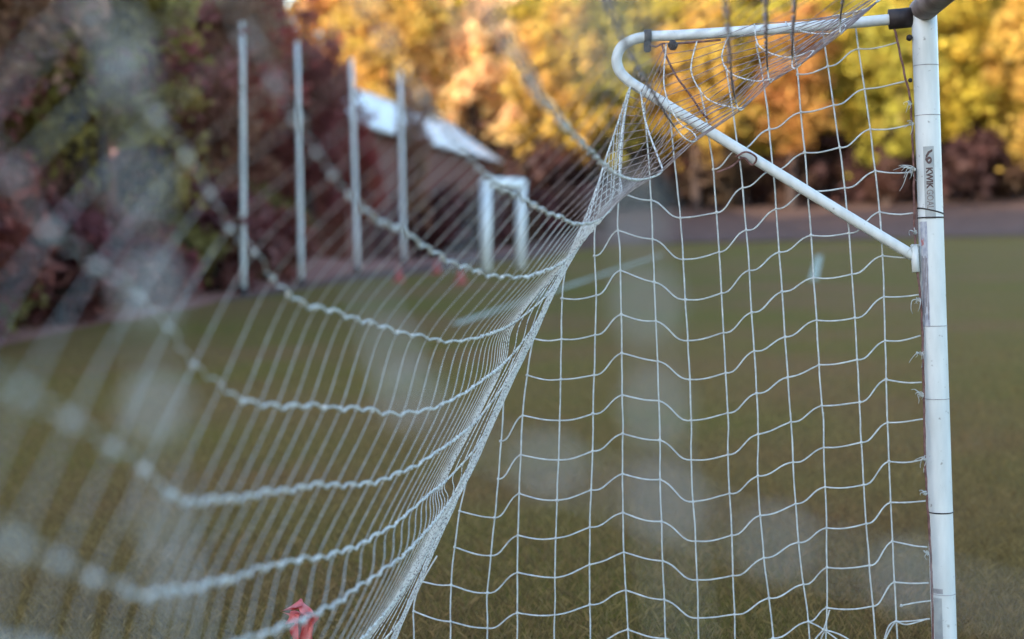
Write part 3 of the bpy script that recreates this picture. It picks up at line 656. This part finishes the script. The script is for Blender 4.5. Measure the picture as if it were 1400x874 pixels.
# spacing of the cords, gathered where the panel folds, one mesh apart further on (measured on one row)
UJ = []; pts, acc, us, nf = rowcurves[5]; s_ = acc[nf]; cell = .018
while True:
    s_ += cell; cell = min(cell * 1.13, CELL)
    i = next((i for i in range(nf, len(acc)) if acc[i] >= s_), None)
    if i is None: break
    UJ.append(us[i - 1] + (us[i] - us[i - 1]) * (s_ - acc[i - 1]) / (acc[i] - acc[i - 1]))
UJ = [u for u in UJ if u > -352] + [-374, -424, -480, -552, -636, -735, -860, -1000, -1150]
grid = []
for pts, acc, us, nf in rowcurves:
    cols = [by_table(acc, pts, acc[nf] * j / NFAR) for j in range(NFAR + 1)]
    for u in UJ:
        p = by_table(us, pts, u, nf, -1)
        if p is None: break
        cols.append(p)
    grid.append(cols)
rr = random.Random(5)
for k, (pts, acc, us, nf) in enumerate(rowcurves):
    s0 = acc[nf]
    # every row swings a little between its knots
    ropy = []; s = 0; tot = acc[-1]; i = 0; step = .012
    while s < tot:
        while i < len(acc) - 2 and acc[i + 1] < s: i += 1
        p = pts[i].lerp(pts[i + 1], (s - acc[i]) / max(acc[i + 1] - acc[i], 1e-9))
        ph = 2 * math.pi * (s - s0) / CELL
        q_ = min(max((s - s0) / .9, 0), 1); ropy.append(p + Vector((0.0035 * math.cos(ph), 0, .005 * math.sin(ph) + .0022 * math.sin(ph * .37))) * q_)
        s += step
    def rad(q, K=KINK[k], k=k):
        return (.0030 if k < 11 else .0022) * (1 - .62 * sstep(K - .05, K + .12, q))
    kfar, knear = grid[k][1:NFAR], grid[k][NFAR:]
    if k < 11:
        o = twine('horizontal_twine', ropy, lambda t: rad(t * tot), M['cord'], 6, knots=knear, kr=.0056)
    else:                      # the roof panel: pale cord at the side, overhead cord with its shade put into the colour
        cut = int(s0 / step)
        twine('horizontal_twine', ropy[:cut + 1], .0022, M['cord'], 6, knots=kfar[::2], kr=.0036)
        twine('shade_toned_twine', ropy[cut:], .0024, M['grey_twine'], 6, knots=knear[8:], kr=.0056)
ncol = max(len(g) for g in grid)
def column(run, k0, j):
    """rounded over the back panel, pulled straight over the roof"""
    c = catmull(run, 7)
    cut = max(0, min(len(run) - 1, 9 - k0)) * 7
    r = .0014 if j <= NFAR + 4 else max(.0013 - .000018 * (j - NFAR), .0008)
    if cut > 0: twine('vertical_twine', c[:cut + 1], r, M['cord'] if j <= NFAR + 3 else M['twine'], 4)
    if cut < len(c) - 1: twine('shade_toned_twine', [c[cut]] + run[cut // 7 + 1:], r, M['grey_twine'], 4)
for j in range(ncol):
    run = []; k0 = 0
    for k in range(len(grid)):
        if j < len(grid[k]) and not (k > 10 and NFAR < j < NFAR + 14 and j % 4):
            if not run: k0 = k
            run.append(grid[k][j])
        elif len(run) > 1: break
        else: run = []
    if len(run) > 1: column(run, k0, j)
# net lying close to the lens: cords of the same net hanging in front of the camera
for P in ([(140, -80, .58), (165, 60, .56), (172, 110, .56), (190, 260, .56), (205, 400, .55), (212, 560, .56), (228, 720, .57), (240, 800, .57), (250, 960, .58)],
          [(640, 600, .62), (750, 640, .56), (910, 690, .50), (1060, 745, .5), (1240, 790, .52), (1460, 850, .52)],
          [(800, -250, .3), (835, 60, .4), (862, 290, .52), (885, 420, .54), (898, 560, .54), (910, 690, .50), (935, 900, .5)],
          [(500, 380, .62), (535, 480, .6), (560, 545, .58), (640, 600, .62)]):
    c = catmull([at(*p) for p in P], 10)
    twine('loose_cord', c, .0008, M['twine'], 6, knots=[at(*P[i]) for i in range(1, len(P) - 1)], kr=.0065)

# ------------------------------------------------------------------ red marker on a stake in the grass behind the net
rp = ground_at(413, 985); dd = (rp - CAM).dot(FW)
mk = empty('red_marker', rp); tag(mk, 'crumpled coral red plastic ribbon on a short stake behind the net', 'marker')
bm = bmesh.new(); add_tube(bm, [rp - Vector((0, 0, .05)), at(410, 850, dd)], .005, 8); link_mesh('stake', bm, M['old_cord'], mk)
bm = bmesh.new(); rd = random.Random(3)
def ribbon(pts, wid, ph):
    c = catmull([at(x, y, dd + dz) for x, y, dz in pts], 8); prev = None
    for i, p in enumerate(c):
        t = i / (len(c) - 1); a_ = ph + 2.6 * t + .5 * math.sin(9 * t + ph)
        off = (RT * math.cos(a_) + FW * math.sin(a_) + UP * .25 * math.sin(7 * t + ph)) * wid * (1 + .35 * math.sin(13 * t + ph))
        p = Vector(p); row = [bm.verts.new(p - off), bm.verts.new(p - off * .3 + FW * .006 * math.sin(17 * t)), bm.verts.new(p + off * .3 - FW * .006 * math.cos(15 * t)), bm.verts.new(p + off)]
        if prev:
            for q in range(3): bm.faces.new((prev[q], prev[q + 1], row[q + 1], row[q]))
        prev = row
ribbon([(396, 834, 0), (402, 826, .01), (412, 828, .0), (419, 836, -.01), (424, 850, 0), (418, 880, 0), (420, 930, 0)], .026, .2)
ribbon([(400, 846, -.01), (408, 838, 0), (416, 845, .01), (411, 862, 0), (410, 890, 0), (411, 940, 0)], .030, 1.4)
ribbon([(394, 838, .01), (401, 842, 0), (404, 850, 0), (416, 838, .01), (421, 846, 0), (427, 842, .0)], .022, 2.6)
ribbon([(405, 826, 0), (413, 824, .01), (414, 836, 0), (422, 838, 0), (428, 846, .01), (420, 862, 0), (416, 900, .01)], .021, .9)
bmesh.ops.solidify(bm, geom=bm.faces[:], thickness=.0012)
link_mesh('ribbon', bm, M['red_plastic'], mk)

# ------------------------------------------------------------------ grass blades near the goal and fallen leaves
rd = random.Random(9); vs, fs = [], []
def field_pts(n, d0, d1, x0, x1):
    for _ in range(n):
        d = d0 + min(rd.expovariate(1 / 5.0), d1); px = rd.uniform(x0, x1)
        yield Vector(((px - 700) / FPX * d, d, 0))
for p in field_pts(110000, 4.0, 34, -40, 1440):
    h = rd.uniform(.018, .05); a_ = rd.uniform(0, 6.28); wv = Vector((math.cos(a_), math.sin(a_), 0)) * rd.uniform(.0007, .0016) * max(1, p.y / 8)
    ln = Vector((rd.gauss(0, .5), rd.gauss(0, .5), 0)) * h
    i = len(vs); vs += [p - wv, p + wv, p + wv * .6 + ln * .4 + Vector((0, 0, h * .6)), p + ln + Vector((0, 0, h))]
    fs.append((i, i + 1, i + 2)); fs.append((i, i + 2, i + 3))
o = bpy.data.objects.new('grass_blades', data_mesh('grass_blades', vs, fs, M['blade'])); COL.objects.link(o); o.color = (.2, .131, .05, 1)
tag(o, 'short worn brown and olive grass round the goal', 'grass', kind='stuff')
